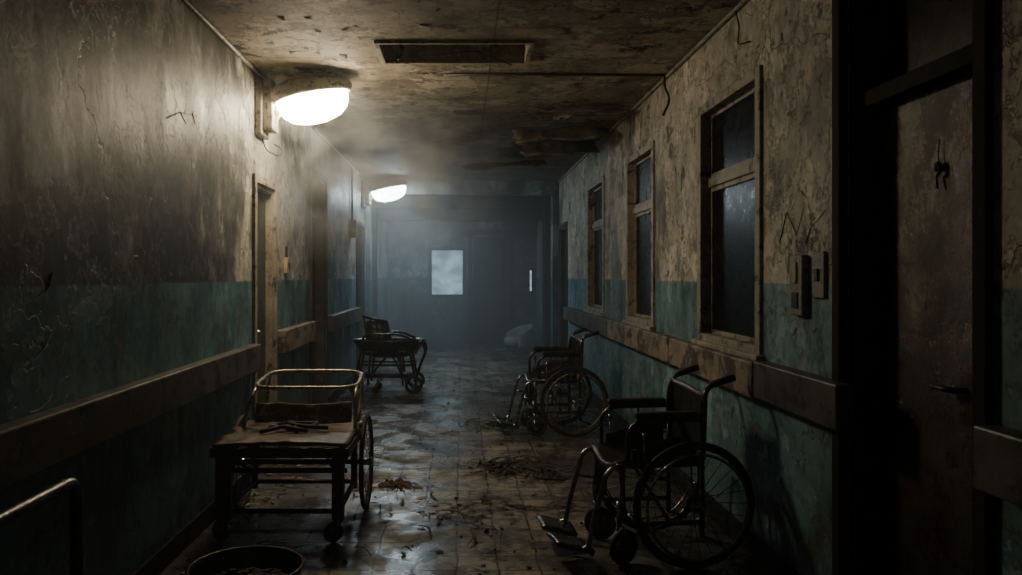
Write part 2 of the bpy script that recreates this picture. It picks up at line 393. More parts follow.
for a, b, z0, z1 in [(EX0 - .06, EX0 + .03, 0, 2.16), (EX1 - .03, EX1 + .06, 0, 2.16), (EX0 + .03, EX1 - .03, 2.07, 2.16)]: mb.box(a, b, YF - .03, YF + .12, z0, z1)
mb.obj('door_frame', M_DKWOOD, d, .004)
mb = MB(); mb.box(XL, XR, 11.9, 12.15, 2.62, ZC); mb.box(XL, XL + .07, 11.9, 12.15, 0, 2.62); mb.box(XR - .10, XR, 11.9, 12.15, 0, 2.62)
S(mb.obj('trim_2', M_WF, bevel=.006), 'plaster header beam with shallow pilasters', 'beam')
mb = MB(); mb.box(XL, XR, 12.8, 13.0, 2.50, ZC); mb.box(XR - .14, XR, 12.8, 13.0, 0, 2.50); mb.box(XL, XL + .06, 12.8, 13.0, 0, 2.50)
S(mb.obj('trim_3', M_DKWOOD, bevel=.006), 'dark ceiling beam on piers', 'beam')
mb = MB(); mb.box(XL, XR, 13.9, 14.1, 2.38, ZC); mb.box(.12, XR, YF - .10, YF - .03, 2.2, 2.3); mb.box(.14, .22, YF - .10, YF - .03, 0, 2.2); mb.box(.94, 1.02, YF - .10, YF - .03, 0, 2.2)
S(mb.obj('trim_6', M_DKWOOD, bevel=.006), 'dark timber framing around the end recess', 'beam')
def base(name, x0, x1, segs):
    mb = MB()
    for a, b in segs: mb.box(x0, x1, a, b, 0, .11)
    S(mb.obj(name, M_DKWOOD, bevel=.004), 'dark scuffed baseboard', 'baseboard')
base('baseboard_left', XL, XL + .018, [(YN, 5.44), (6.11, 7.49), (8.41, 10.84), (11.66, 11.9), (12.15, 12.8), (13.0, YF)])
base('baseboard_right', XR - .018, XR, [(YN, 2.19), (3.10, 10.94), (11.86, 11.9), (12.15, 12.8), (13.0, YF)])
mb = MB(); mb.tube([(XL + .016, YN, ZC - .016), (XL + .016, 11.9, ZC - .016)], .014, 8)
S(mb.obj('trim_4', M_ENAMEL), 'thin moulding along the ceiling edge', 'trim')
mb = MB(); mb.tube([(XR - .016, YN, ZC - .02), (XR - .016, 11.9, ZC - .02)], .014, 8)
S(mb.obj('trim_5', M_FRAME), 'thin moulding along the ceiling edge', 'trim')

def window(name, y0, y1, z0, z1, zt, label):
    mb = MB(); xa, xb = XR - .018, XR + .09; w = .045
    mb.box(xa, xb, y0 - .03, y0 + w - .01, z0 - .02, z1 + .03); mb.box(xa, xb, y1 - w + .01, y1 + .03, z0 - .02, z1 + .03)
    mb.box(xa, xb, y0 + w - .01, y1 - w + .01, z1 - w + .02, z1 + .03); mb.box(xa, xb, y0 + w - .01, y1 - w + .01, z0 - .02, z0 + w - .02)
    mb.box(XR + .03, xb, y0 + .03, y1 - .03, zt - .025, zt + .03)
    fr = S(mb.obj(name, M_FRAME, bevel=.005), label, 'window')
    for za, zb in ((z0 + .02, zt - .025), (zt + .03, z1 - .02)):
        mb = MB(); a, b = y0 + .032, y1 - .032; t = .028
        mb.box(XR + .045, XR + .08, a, a + t, za, zb); mb.box(XR + .045, XR + .08, b - t, b, za, zb)
        mb.box(XR + .045, XR + .08, a + t, b - t, za, za + t); mb.box(XR + .045, XR + .08, a + t, b - t, zb - t, zb)
        sash = mb.obj('sash', M_FRAME, fr, .003)
        mb = MB(); mb.box(XR + .06, XR + .068, a + t - .004, b - t + .004, za + t - .004, zb - t + .004)
        mb.obj('glass_pane', M_GLASSD, sash)
    mb = MB(); mb.box(XR - .045, XR + .05, y0 - .06, y1 + .06, z0 - .045, z0 - .015)
    mb.obj('window_sill', M_FRAME, fr, .006)
for i, (a, b, c, d_) in enumerate(WINS): window('window_%d' % (i + 1), a, b, c, d_, 1.96, 'cream wooden sash window with grimy dark glass and a transom pane')
mb = MB()
for a, b, z0, z1 in [(WX0 - .04, WX0 + .03, WZ0 - .04, WZ1 + .04), (WX1 - .03, WX1 + .04, WZ0 - .04, WZ1 + .04), (WX0 + .03, WX1 - .03, WZ0 - .04, WZ0 + .03), (WX0 + .03, WX1 - .03, WZ1 - .03, WZ1 + .04)]:
    mb.box(a, b, YF - .02, YF + .08, z0, z1)
w4 = S(mb.obj('window_4', M_DOOR2), 'small window glowing with pale blue daylight', 'window')
mb = MB(); mb.box(WX0, WX1, YF + .09, YF + .10, WZ0, WZ1)
mb.obj('glass_pane', emis('blue_window_glow', (.50, .80, 1.0), .80, .95, 4), w4)
mb = MB(); sx0, sx1 = 1.34, 1.375
mb.box(sx0 - .03, sx0, YF - .03, YF, 1.08, 1.54); mb.box(sx1, sx1 + .03, YF - .03, YF, 1.08, 1.54); mb.box(sx0, sx1, YF - .03, YF, 1.08, 1.11); mb.box(sx0, sx1, YF - .03, YF, 1.51, 1.54)
w5 = S(mb.obj('window_5', M_DOOR2), 'narrow slot window with faint pale light', 'window')
mb = MB(); mb.box(sx0, sx1, YF - .015, YF - .005, 1.11, 1.51); mb.obj('glass_pane', emis('pale_slit_glow', (.65, .90, 1.0), 1.1, .8, 9), w5)

def casing_x(mb, xa, xb, y0, y1, zt, w=.07):
    mb.box(xa, xb, y0 - w, y0, 0, zt + w); mb.box(xa, xb, y1, y1 + w, 0, zt + w); mb.box(xa, xb, y0, y1, zt, zt + w)
mb = MB(); y0, y1 = DR[0], DR[1]; xl = XR + .12
mb.box(xl, xl + .04, y0 + .03, y1 - .03, .01, 2.03)
door = S(mb.obj('door_1', M_DOOR, bevel=.002), 'dark reddish-brown door with peeling scuffed paint', 'door')
mb = MB(); casing_x(mb, XR - .025, XR + .0, y0, y1, 2.62, .06)
mb.box(XR, XR + .2, y0, y0 + .03, 0, 2.62); mb.box(XR, XR + .2, y1 - .03, y1, 0, 2.62); mb.box(XR + .04, XR + .2, y0 + .03, y1 - .03, 2.03, 2.09); mb.box(XR, XR + .2, y0 + .03, y1 - .03, 2.59, 2.62)
mb.obj('door_frame', M_DKWOOD, door, .004)
mb = MB(); mb.box(XR + .14, XR + .15, y0 + .03, y1 - .03, 2.09, 2.59); mb.obj('transom_pane', M_GLASSD, door)
mb = MB(); mb.box(xl - .008, xl, 2.46, 2.52, .93, 1.10); mb.cyl((xl, 2.49, 1.04), (xl - .05, 2.49, 1.04), .010); mb.tube([(xl - .05, 2.49, 1.04), (xl - .05, 2.60, 1.04)], .009)
mb.obj('door_handle', M_RUST, door)
mb = MB(); xx = xl - .010
mb.tube([(xx, 2.625, 1.85), (xx - .003, 2.628, 1.80), (xx, 2.625, 1.77)], .002, 6)
mb.tube([(xx, 2.638, 1.75), (xx - .006, 2.625, 1.775), (xx - .003, 2.61, 1.755), (xx - .008, 2.618, 1.735), (xx - .003, 2.635, 1.73), (xx - .006, 2.625, 1.69)], .010, 8, .02, r2=.004)
mb.obj('hanging_cord', M_RUBBER, door, label='knotted black cord')
def side_door(name, side, y0, y1, zt, mat, fmat, label, pane=None, rec=.10):
    sg = 1 if side > 0 else -1; X = XR if side > 0 else XL
    def bx(m_, a, b, *r): m_.box(min(X + sg * a, X + sg * b), max(X + sg * a, X + sg * b), *r)
    mb = MB(); bx(mb, rec, rec + .04, y0 + .03, y1 - .03, .01, (zt if pane is None else pane) - .03)
    dd = S(mb.obj(name, mat, bevel=.002), label, 'door')
    mb = MB(); w = .055
    bx(mb, -.022, 0, y0 - w, y0, 0, zt + w); bx(mb, -.022, 0, y1, y1 + w, 0, zt + w); bx(mb, -.022, 0, y0, y1, zt, zt + w)
    bx(mb, 0, .16, y0, y0 + .03, 0, zt); bx(mb, 0, .16, y1 - .03, y1, 0, zt); bx(mb, 0, .16, y0 + .03, y1 - .03, zt - .03, zt)
    if pane: bx(mb, .03, .14, y0 + .03, y1 - .03, pane - .03, pane + .03)
    mb.obj('door_frame', fmat, dd, .003)
    if pane:
        mb = MB(); bx(mb, .10, .108, y0 + .03, y1 - .03, pane + .03, zt - .03); mb.obj('transom_pane', M_GLASSD, dd)
    mb = MB(); ky = y0 + .09; mb.cyl((X + sg * rec, ky, 1.0), (X + sg * (rec - .05), ky, 1.0), .01, 10); mb.lathe([(0, -.022), (.018, -.012), (.022, 0), (.018, .012), (0, .022)], (X + sg * (rec - .055), ky, 1.0), n=12)
    mb.obj('door_knob', M_STEEL, dd)
side_door('door_2', -1, DL1[0], DL1[1], DL1[3], M_DOOR2, M_FRAME, 'narrow grey door in a pale worn frame', rec=.05)
side_door('door_3', -1, DL2[0], DL2[1], DL2[3], M_DOOR2, M_DOOR2, 'dark door with a transom pane above', 2.0)
side_door('door_4', -1, DL3[0], DL3[1], DL3[3], M_DOOR2, M_DOOR2, 'dark door in a plain frame')
side_door('door_6', 1, DR2[0], DR2[1], DR2[3], M_DKWOOD, M_DOOR2, 'dark door in a plain frame')

def rail(xw, sg, y0, y1, z0, z1, mat, label):
    mb = MB(); a, b = xw, xw - sg * .075
    X0, X1 = min(a, b), max(a, b)
    mb.box(X0, X1, y0, y1, z0, z1)
    return mb.obj('crash_rail', mat, bevel=.008, label=label, cat='wall rail', group='wall crash rails')
rail(XL, -1, .6, 5.40, .765, .94, M_RAIL, 'long dark wooden bumper rail on the mouldy teal wall')
rail(XL, -1, 6.13, 7.45, .80, .98, M_RAILP, 'short peeling wooden bumper rail between two doors')
rail(XL, -1, 8.45, 10.8, .80, .98, M_RAIL, 'wooden bumper rail on the teal wall')
rail(XR, 1, 2.96, 3.80, .82, .995, M_RAIL, 'dark wooden bumper rail with a blunt cut end beside the door')
rail(XR, 1, 3.82, 5.35, .81, .985, M_RAILP, 'bumper rail with brown paint flaking off below the window')
rail(XR, 1, 5.37, 7.6, .81, .985, M_RAILP, 'bumper rail with brown paint flaking off')
rail(XR, 1, 7.62, 10.85, .81, .985, M_RAIL, 'dark wooden bumper rail on the teal wall')
rail(XR, 1, .7, 2.17, .82, .995, M_RAIL, 'dark wooden bumper rail ending beside the brown door')

# ------------------------------------------------------------------ lamps
def lamp(y, col, strength, label):
    e = root('bulkhead_lamp', (XL, y, 2.42), label, 'lamp', group='corridor bulkhead lamps')
    mb = MB(); mb.box(0, .05, -.12, .12, -.04, .36); mb.box(.05, .12, -.09, .09, .0, .35)
    mb.tube([(.06, 0, .0), (.12, 0, .12), (.20, 0, .22)], .035, 10, .05)
    mb.obj('bracket', M_ENAMEL, e, .012)
    T = Matrix.Translation(Vector((.37, 0, .285))) @ Matrix.Rotation(math.radians(-12), 4, 'Y')
    def taper(m_):
        for v in m_.v:
            k = (v.x / .29); v.y *= 1 - .14 * k
            if v.z > 0: v.z *= 1 - .4 * k
        return m_
    prof = [(.93, -.05), (.985, -.048), (1.03, -.01), (1.0, .022), (.9, .05), (.7, .07), (.4, .08), (0.0, .084)]
    mb = MB(); mb.lathe(prof, (0, 0, 0), (.285, .21, 1), 40); taper(mb).xf(T); mb.obj('lamp_housing', M_ENAMEL, e)
    mb = MB(); mb.lathe([(.93, .0), (.94, -.05), (.92, -.10), (.84, -.15), (.67, -.19), (.40, -.215), (0, -.225)], (.0, 0, 0), (.27, .195, 1), 40); taper(mb).xf(T)
    mb.obj('lamp_lens', emis('lens_glow', col, strength, .8, 9), e)
    return e
lamp(5.62, (1.0, .83, .56), 80, 'large oval bulkhead lamp glowing warm white, cream enamel housing')
lamp(11.5, (.72, .90, 1.0), 80, 'oval bulkhead lamp glowing cool white near a ceiling beam')

def wire(name, pts, r, mat, label, cat='wire', fr=.05, par=None):
    mb = MB(); mb.tube(pts, r, 6, fr); return mb.obj(name, mat, par, label=label, cat=cat)
wire('hanging_wire', [(XL + .01, 5.65, 2.42), (XL + .03, 5.70, 2.30), (XL + .10, 5.8, 2.27), (XL + .12, 5.85, 2.33), (XL + .07, 5.8, 2.36)], .005, M_RUBBER, 'loose black wire dangling beneath the wall lamp')
wire('conduit_pipe', [(-.12, 5.6, ZC - .012), (.5, 5.58, ZC - .014), (XR - .01, 5.62, ZC - .012)], .010, M_RUST, 'thin rusty conduit running across the ceiling', 'pipe')
wire('hanging_wire', [(XR - .03, 5.62, ZC - .01), (XR - .05, 5.55, 2.72), (XR - .02, 5.5, 2.62), (XR - .06, 5.55, 2.52)], .008, M_RUBBER, 'loose black cable dangling from the ceiling corner')
wire('hanging_wire', [(XR - .02, 4.2, ZC - .03), (XR - .015, 4.15, 2.7), (XR - .012, 4.2, 2.62), (XR - .015, 4.0, 2.58)], .004, M_RUBBER, 'short dark wire stuck to the wall above the window')
wire('hanging_wire', [(-.35, 5.27, ZC - .02), (-.42, 5.1, ZC - .04), (.1, 4.95, ZC - .03), (.33, 5.2, ZC - .05)], .004, M_RUBBER, 'wire drooping from the open ceiling hatch')

def P_R(px, py, off=.001):
    d_ = 795 * XR / (px - 461); return (XR - off, d_, 1.4 - (py - 276) * d_ / 795)
def P_L(px, py, off=.001):
    d_ = 795 * (-XL) / (461 - px); return (XL + off, d_, 1.4 - (py - 276) * d_ / 795)
def scrawl(strokes, f, label, r=.0035):
    mb = MB()
    for s_ in strokes: mb.tube([f(*p) for p in s_], r, 6, .01, r2=r * .4)
    return mb.obj('scrawled_mark', M_SCR, label=label, cat='wall marking')
scrawl([[(780, 243), (787, 212), (797, 235), (804, 208)]], P_R, 'dark zigzag mark shaped like a letter N scratched in plaster', .0028)
scrawl([[(806, 243), (811, 228), (826, 210)]], P_R, 'dark crooked line scratched in plaster', .0028)
scrawl([[(166, 118), (180, 112), (200, 117)], [(180, 112), (186, 124)], [(192, 113), (195, 124)]], P_L, 'spidery black crack mark on mouldy plaster', .003)
scrawl([[(52, 273), (48, 288), (36, 297)]], P_L, 'short dark gouge at the paint line', .003)
scrawl([[(50, 336), (42, 350), (34, 357)]], P_L, 'short dark gouge in teal paint', .003)

e = root('intercom_box', (XR, 3.42, 1.23), 'grey-beige metal intercom box with a pale button strip', 'intercom')
mb = MB(); mb.box(-.032, 0, -.065, .065, 0, .26); mb.obj('housing', M_GREYBOX, e, .006)
mb = MB(); mb.box(-.037, -.030, -.03, .03, .03, .1); mb.obj('speaker_grille', M_BLACK, e, .002)
mb = MB(); mb.box(-.040, -.030, -.02, .02, .14, .23); mb.obj('button', M_PLAST, e, .003)
e = root('switch_plate', (XR, 3.245, 1.31), 'worn metal wall plate with a dark socket', 'switch')
mb = MB(); mb.box(-.015, 0, -.055, .055, 0, .19); mb.obj('plate', M_GREYBOX, e, .004)
mb = MB(); mb.box(-.024, -.013, -.015, .015, .07, .12); mb.obj('switch_toggle', M_BLACK, e, .002)
e = root('light_switch', (XL, 6.46, 1.42), 'yellowed plastic light switch with a stub of conduit', 'switch')
mb = MB(); mb.box(0, .03, -.05, .05, 0, .13); mb.obj('plate', M_PLAST, e, .005)
mb = MB(); mb.box(.028, .04, -.015, .015, .04, .09); mb.cyl((.012, 0, .13), (.012, 0, .22), .010, 8); mb.obj('switch_toggle', M_RUST, e, .002)
e = root('electrical_box', (XL, 10.3, 1.9), 'small dark electrical box with conduit on plaster', 'electrical box')
mb = MB(); mb.box(0, .08, -.1, .1, 0, .22); mb.obj('housing', M_BLACK, e, .006)
mb = MB(); mb.cyl((.02, 0, .22), (.02, 0, .90), .012, 8); mb.obj('conduit', M_BLACK, e)

def board(x0, x1, y0, y1, drop0, drop1, label, seed=0):
    mb = MB()
    def fn(u, v):
        x = x0 + (x1 - x0) * u + .09 * mnoise.noise(Vector((v * 6, seed, 0))) * (1 - u); y = y0 + (y1 - y0) * v + .07 * mnoise.noise(Vector((u * 9, seed, 4)))
        sag = drop0 * (1 - u) ** 1.3 + drop1 * (1 - v) + .012 * math.sin(9 * u + 3 * v + seed)
        return Vector((x, y, ZC - .018 - abs(sag)))
    mb.sheet(fn, 18, 8, .018)
    mb.obj('sagging_ceiling_board', M_DEB2, label=label, cat='ceiling board', group='sagging ceiling boards')
board(.80, 1.38, 6.5, 6.85, .04, .07, 'warped dark ceiling board hanging loose at one edge', 1)
board(.50, 1.36, 7.15, 7.5, .05, .16, 'drooping dark ceiling board with a torn edge', 2)
board(.62, 1.36, 7.8, 8.2, .04, .20, 'drooping dark ceiling board', 3)
board(-.20, .40, 7.9, 8.3, .03, .06, 'small warped ceiling board peeling away', 4)
board(.05, 1.0, 9.2, 9.7, .06, .12, 'long warped ceiling board peeling away', 6)

# ------------------------------------------------------------------ wheelchairs
def big_wheel(e, x, y, r, out, mat_rim=None, spokes=26, name='wheel', handrim=True, lean=0):
    mr = mat_rim or M_STEEL
    c = Vector((x, y, r))
    mb = MB(); mb.ring(c, (0, 1, 0), r - .014, .014, 56, 10)
    w = mb.obj(name, M_RUBBER, e)
    mb = MB(); mb.ring(c, (0, 1, 0), r - .032, .008, 56, 8); mb.obj('rim', mr, w)
    if handrim:
        mb = MB(); mb.ring(c + Vector((0, out * .045, 0)), (0, 1, 0), r - .055, .007, 56, 8)
        for k in range(6):
            a = k * math.pi / 3 + .2; q = Vector((math.cos(a), 0, math.sin(a)))
            mb.cyl(c + q * (r - .038), c + q * (r - .053) + Vector((0, out * .045, 0)), .004, 6)
        mb.obj('hand_rim', M_STEEL if mr is M_GUN else mr, w)
    mb = MB(); mb.cyl(c + Vector((0, -.035, 0)), c + Vector((0, .035, 0)), .022, 16); mb.cyl(c + Vector((0, out * .03, 0)), c + Vector((0, out * .05, 0)), .012, 12)
    mb.ring(c + Vector((0, .028, 0)), (0, 1, 0), .026, .005, 16, 6); mb.ring(c + Vector((0, -.028, 0)), (0, 1, 0), .026, .005, 16, 6)
    mb.obj('hub', M_STEEL, w)
    mb = MB()
    for k in range(spokes):
        a = 2 * math.pi * k / spokes; s_ = 1 if k % 2 else -1
        a2 = a + (.9 if (k // 2) % 2 else -.9)
        p = c + Vector((math.cos(a2) * .026, s_ * .026, math.sin(a2) * .026)); q = c + Vector((math.cos(a) * (r - .04), 0, math.sin(a) * (r - .04)))
        mb.cyl(p, q, .0021, 5)
    mb.obj('spokes', M_STEEL if handrim else mr, w)
    return w
def caster(e, x, y, r, fork_top, yaw=0, name='caster'):
    q = Matrix.Rotation(yaw, 4, 'Z'); o = Vector((x, y, 0))
    def T(p): return o + (q @ Vector(p))
    ax = q @ Vector((0, 1, 0))
    mb = MB(); mb.ring(T((-.03, 0, r)), ax, r - .014, .014, 28, 8)
    w = mb.obj(name, M_RUBBER, e)
    mb = MB(); mb.cyl(T((-.03, -.012, r)), T((-.03, .012, r)), r - .022, 20); mb.cyl(T((-.03, -.028, r)), T((-.03, .028, r)), .012, 12)
    mb.obj('caster_hub', M_GUN, w)
    mb = MB()
    for s_ in (-1, 1): mb.tube([T((-.03, s_ * .025, r)), T((-.012, s_ * .025, 2 * r + .01)), T((0, s_ * .008, 2 * r + .03))], .006, 8, .015)
    mb.cyl(T((0, 0, 2 * r + .015)), T((0, 0, fork_top)), .013, 12)
    mb.obj('fork', M_STEEL, w)

def wheelchair(contact, deg, label, frame_mat, rim_mat, cyaw=(0.3, -.5)):
    a = math.radians(deg); fwd = Vector((math.cos(a), math.sin(a), 0)); lat = Vector((-math.sin(a), math.cos(a), 0)); WXo = .07
    loc = Vector(contact) - fwd * WXo - lat * .285
    e = root('wheelchair', loc, label, 'wheelchair', a, group='abandoned wheelchairs')
    HW = .215; r = .305
    for s_ in (1, -1):
        y = s_ * HW; t = .0125
        mb = MB()
        mb.tube([(.0, y, .13), (.0, y, .76), (-.025, y, .86), (-.14, y, .895)], t, 10, .06)
        mb.tube([(0, y, .485), (.43, y, .485)], t, 10)
        mb.tube([(0, y, .20), (.38, y, .20), (.40, y, .30), (.40, y, .485)], t, 10, .05)
        mb.tube([(0, y, .70), (.32, y, .70), (.375, y, .65), (.375, y, .50)], t * .9, 10, .06)
        mb.tube([(.17, y, .49), (.17, y, .70)], .007, 8)
        mb.tube([(0, y, .305), (WXo, y, .305), (WXo, y + s_ * .05, .305)], .012, 10)
        mb.tube([(-.0, y, .13), (-.10, y, .09)], .009, 8)
        mb.obj('side_frame', frame_mat, e)
        mb = MB(); mb.tube([(.40, y, .40), (.425, y, .485), (.48, y, .455), (.55, y, .20), (.57, y, .10), (.61, y, .088)], t, 10, .06)
        mb.tube([(.40, y, .32), (.512, y, .34)], .009, 8)
        mb.obj('leg_rest', M_STEEL, e)
        mb = MB(); mb.sheet(lambda u, v: Vector((.03 + .32 * u, y - s_ * .004, .50 + (.09 + .03 * math.sin(5 * u)) * v)), 8, 3, .004)
        mb.obj('side_panel', M_VINYL, e)
        mb = MB(); mb.box(.02, .34, y - .027, y + .027, .706, .742)
        mb.obj('armrest', M_VINYL, e, .012)
        mb = MB(); mb.tube([(-.05, y, .870), (-.165, y, .903)], .0175, 12); mb.obj('push_handle', M_RUBBER, e)
        mb = MB()
        def fp(u, v): return Vector((.545 + .18 * u + .01 * v, y + s_ * .02 - s_ * .20 * v, .078 + .045 * u + .003 * math.sin(5 * v)))
        mb.sheet(fp, 5, 5, .018); mb.tube([(.555, y + s_ * .015, .072), (.565, y - s_ * .15, .072)], .011, 8)
        mb.obj('footrest', M_GUN, e)
        mb = MB(); mb.tube([(.26, y + s_ * .02, .49), (.31, y + s_ * .05, .52), (.31, y + s_ * .05, .62)], .006, 8, .02)
        mb.cyl((.31, y + s_ * .05, .61), (.31, y + s_ * .05, .65), .010, 10); mb.box(.30, .325, y, y + s_ * .075, .46, .475)
        mb.obj('brake_lever', M_STEEL, e)
        big_wheel(e, WXo, s_ * .285, r, s_, rim_mat)
        caster(e, .415, s_ * .205, .087, .31, cyaw[0] if s_ > 0 else cyaw[1])
    mb = MB(); mb.tube([(.16, HW, .20), (.26, -HW, .475)], .010, 8); mb.tube([(.16, -HW, .20), (.26, HW, .475)], .010, 8)
    mb.tube([(.32, -HW, .20), (.32, HW, .20)], .009, 8)
    mb.obj('cross_brace', frame_mat, e)
    def seat(u, v):
        return Vector((.01 + .42 * u, -.215 + .43 * v, .498 - .055 * math.sin(math.pi * v) + .006 * math.sin(11 * u + 5 * v)))
    mb = MB(); mb.sheet(seat, 12, 12, .022); mb.obj('seat', M_VINYL, e)
    def back(u, v):
        x = -.005 - .05 * math.sin(math.pi * v) - .012 * u
        return Vector((x, -.228 + .456 * v, .50 + (.35 - .03 * math.sin(math.pi * v)) * u + .006 * math.sin(8 * v)))
    mb = MB(); mb.sheet(back, 12, 12, .014); mb.obj('backrest', M_VINYL, e)
    return e
wheelchair((1.115, 3.80, 0), 187, 'old black wheelchair with spoked wheels, worn vinyl seat and raised footplates', M_GUN, M_GUN, (.4, -.6))
wheelchair((.985, 6.92, 0), 185, 'old wheelchair with dusty yellowed wheel rims standing against the wall', M_GUN, M_RIM2, (-.3, .4))

# ------------------------------------------------------------------ hospital cart (near)
cx, cy = -.945, 4.5
e = root('hospital_cart', (cx, cy, 0), 'old rusty hospital cart with board top, tubular rail and spoked wheels', 'cart')
x0, x1 = -.35, .35; yf, yb = -.36, .32
def tray(u, v):
    eu = (abs(2 * u - 1)) ** 6; ev = (abs(2 * v - 1)) ** 6
    x = x0 + (x1 - x0) * u + eu * .03 * mnoise.noise(Vector((v * 9, u, 5))); y = yf + (yb - yf) * v + ev * .035 * mnoise.noise(Vector((u * 11, v, 8)))
    return Vector((x, y, .515 + .012 * math.sin(math.pi * u) * math.cos(2.2 * v) + .016 * mnoise.noise(Vector((x * 9, y * 9, 1)))))
mb = MB(); mb.sheet(tray, 28, 26, .018); mb.obj('cart_top', M_TRAY, e)
mb = MB(); mb.box(x0 - .01, x1 + .01, yf - .015, yf, .455, .506); mb.box(x0 - .01, x1 + .01, yb, yb + .015, .468, .502); mb.box(x0 - .012, x0, yf, yb, .455, .502); mb.box(x1, x1 + .012, yf, yb, .455, .502)
for yy in (-.15, .08): mb.box(x0, x1, yy, yy + .03, .475, .494)
mb.obj('top_frame', M_RUST, e, .003)
mb = MB()
LX = .30
for sx in (-LX, LX):
    mb.tube([(sx, yf + .05, .10), (sx, yf + .05, .48)], .022, 10)
    mb.tube([(sx, yf + .05, .385), (sx, yb - .02, .385)], .014, 8)
    mb.tube([(sx, yf + .05, .16), (sx, yb - .02, .16)], .016, 8)
    mb.tube([(sx, yb - .02, .12), (sx, yb - .02, .49)], .020, 8)
    mb.tube([(sx, yf + .05, .20), (sx, -.05, .47)], .011, 8)
    mb.tube([(sx * .8, yf + .05, .43), (sx * .8, .0, .30), (sx * .8, yb - .05, .44)], .011, 8, .1)
for yy, z in ((yf + .05, .42), (yf + .05, .375), (yf + .05, .16), (yb - .02, .16), (yb - .02, .39), (0, .30)): mb.tube([(-LX, yy, z), (LX, yy, z)], .014, 8)
mb.cyl((-.36, .30, .28), (.36, .30, .28), .015, 10)
mb.obj('undercarriage', M_RUST, e)
for k, (sx, ww) in enumerate(((-LX, .042), (LX, .032))):
    mb = MB(); mb.box(sx - ww, sx + ww, yf + .015, yf + .055, .12, .45); mb.obj('leg_plate', M_RUST, e, .006)
for sx in (-LX, LX): caster(e, sx, yf + .05, .055, .15, .5 * (1 if sx > 0 else -1))
for s_ in (1, -1):
    w = big_wheel(e, 0, 0, .28, 1, M_RUST, 20, 'wheel', False)
    w.rotation_euler = (0, 0, math.pi / 2); w.location = (s_ * .375, .30, 0)
mb = MB(); o_ = .04; hx = .285
mb.tube([(o_ - hx - .02, .10, .752), (o_ + hx + .02, .10, .752), (o_ + hx, .52, .80), (o_ - hx, .52, .80)], .0125, 12, .13, closed=True)
for s_ in (-1, 1):
    sx = o_ + s_ * (hx + .005)
    mb.tube([(sx, .16, .757), (sx + s_ * .01, .07, .70), (o_ * .3 + s_ * .325, .06, .50)], .012, 10, .05)
    mb.tube([(sx, .46, .795), (sx, .40, .62), (sx - s_ * .01, .30, .50)], .012, 10, .06)
mb.obj('tubular_rail', M_CREAMTUBE, e)
def bk(u, v):
    return Vector((-.29 + .58 * u, .26 + .04 * v + .008 * math.sin(6 * u), .525 + (.115 + .012 * mnoise.noise(Vector((u * 6, 1, 7)))) * v - .012 * math.sin(math.pi * u)))
mb = MB(); mb.sheet(bk, 24, 6, .022); mb.obj('padded_backrest', M_CANVAS, e, .006)
zt = .548
def cp(x, y, z): return (cx + x, cy + y, z)
mb = MB()
mb.tube([cp(-.15, -.16, zt), cp(-.05, -.05, zt + .012), cp(.08, -.02, zt), cp(.14, .06, zt + .01), cp(.05, .10, zt), cp(-.06, .03, zt + .018), cp(.02, -.07, zt + .02), cp(.20, -.04, zt)], .012, 8, .05)
mb.tube([cp(-.13, -.02, zt), cp(-.02, -.10, zt + .018), cp(.10, -.13, zt)], .011, 8, .04)
mb.tube([cp(-.10, .05, zt), cp(.0, .0, zt + .018), cp(.04, -.12, zt)], .014, 8, .04)
mb.obj('leather_strap', M_RUBBER, label='tangled black leather restraint strap lying on the cart top', cat='strap')

# ------------------------------------------------------------------ far bath chair
e = root('bath_chair', (-.89, 9.65, 0), 'dark wheeled bath chair with curved tub seat and slatted backrest', 'wheelchair')
mb = MB(); mb.lathe([(0, -.20), (.5, -.19), (.78, -.15), (.93, -.05), (1.02, .0), (1.03, .025), (.99, .027), (.90, -.02), (.74, -.12), (.5, -.16), (0, -.17)], (.02, 0, .61), (.43, .27, 1), 36)
mb.obj('tub_seat', M_BLACK, e)
mb = MB(); zt_ = .90
for k in range(5):
    f = k / 4; xx = -.26 + .29 * f
    mb.tube([(xx, .12, .58), (xx - .05, .2, zt_ - .02 - .06 * f)], .014, 8)
mb.tube([(-.33, .2, zt_), (-.02, .2, zt_ - .07)], .016, 8); mb.tube([(-.31, .17, .76), (-.0, .17, .72)], .014, 8)
mb.sheet(lambda u, v: Vector((-.27 + .29 * v - .04 * u, .145 + .05 * u, .60 + .24 * u)), 4, 4, .01)
mb.obj('backrest', M_VINYL, e)
mb = MB()
for sy in (-.2, .2):
    mb.tube([(-.38, sy, .10), (-.30, sy, .50), (.28, sy, .50), (.36, sy, .10)], .016, 8, .06)
    mb.tube([(-.22, sy, .10), (-.18, sy, .50)], .014, 8); mb.tube([(.20, sy, .10), (.16, sy, .50)], .014, 8)
    mb.tube([(-.35, sy, .2), (.34, sy, .2)], .014, 8); mb.tube([(-.33, sy, .34), (.34, sy, .34)], .012, 8)
    mb.tube([(-.2, sy, .2), (0.05, sy, .5), (.2, sy, .2)], .012, 8, .03)
    mb.tube([(.28, sy, .5), (.42, sy, .64), (.47, sy, .50), (.41, sy, .36), (.36, sy, .2)], .015, 8, .06)
    mb.tube([(-.30, sy, .58), (-.26, sy, .70), (.14, sy, .71), (.36, sy, .62)], .014, 8, .06)
for xx, z in ((-.35, .2), (.34, .2), (-.3, .49), (.28, .49), (0, .2)): mb.tube([(xx, -.2, z), (xx, .2, z)], .013, 8)
mb.obj('frame', M_BLACK, e)
mb = MB(); mb.sheet(lambda u, v: Vector((-.32 + .62 * u, -.19 + .38 * v, .215)), 3, 3, .012); mb.obj('lower_shelf', M_BLACK, e)
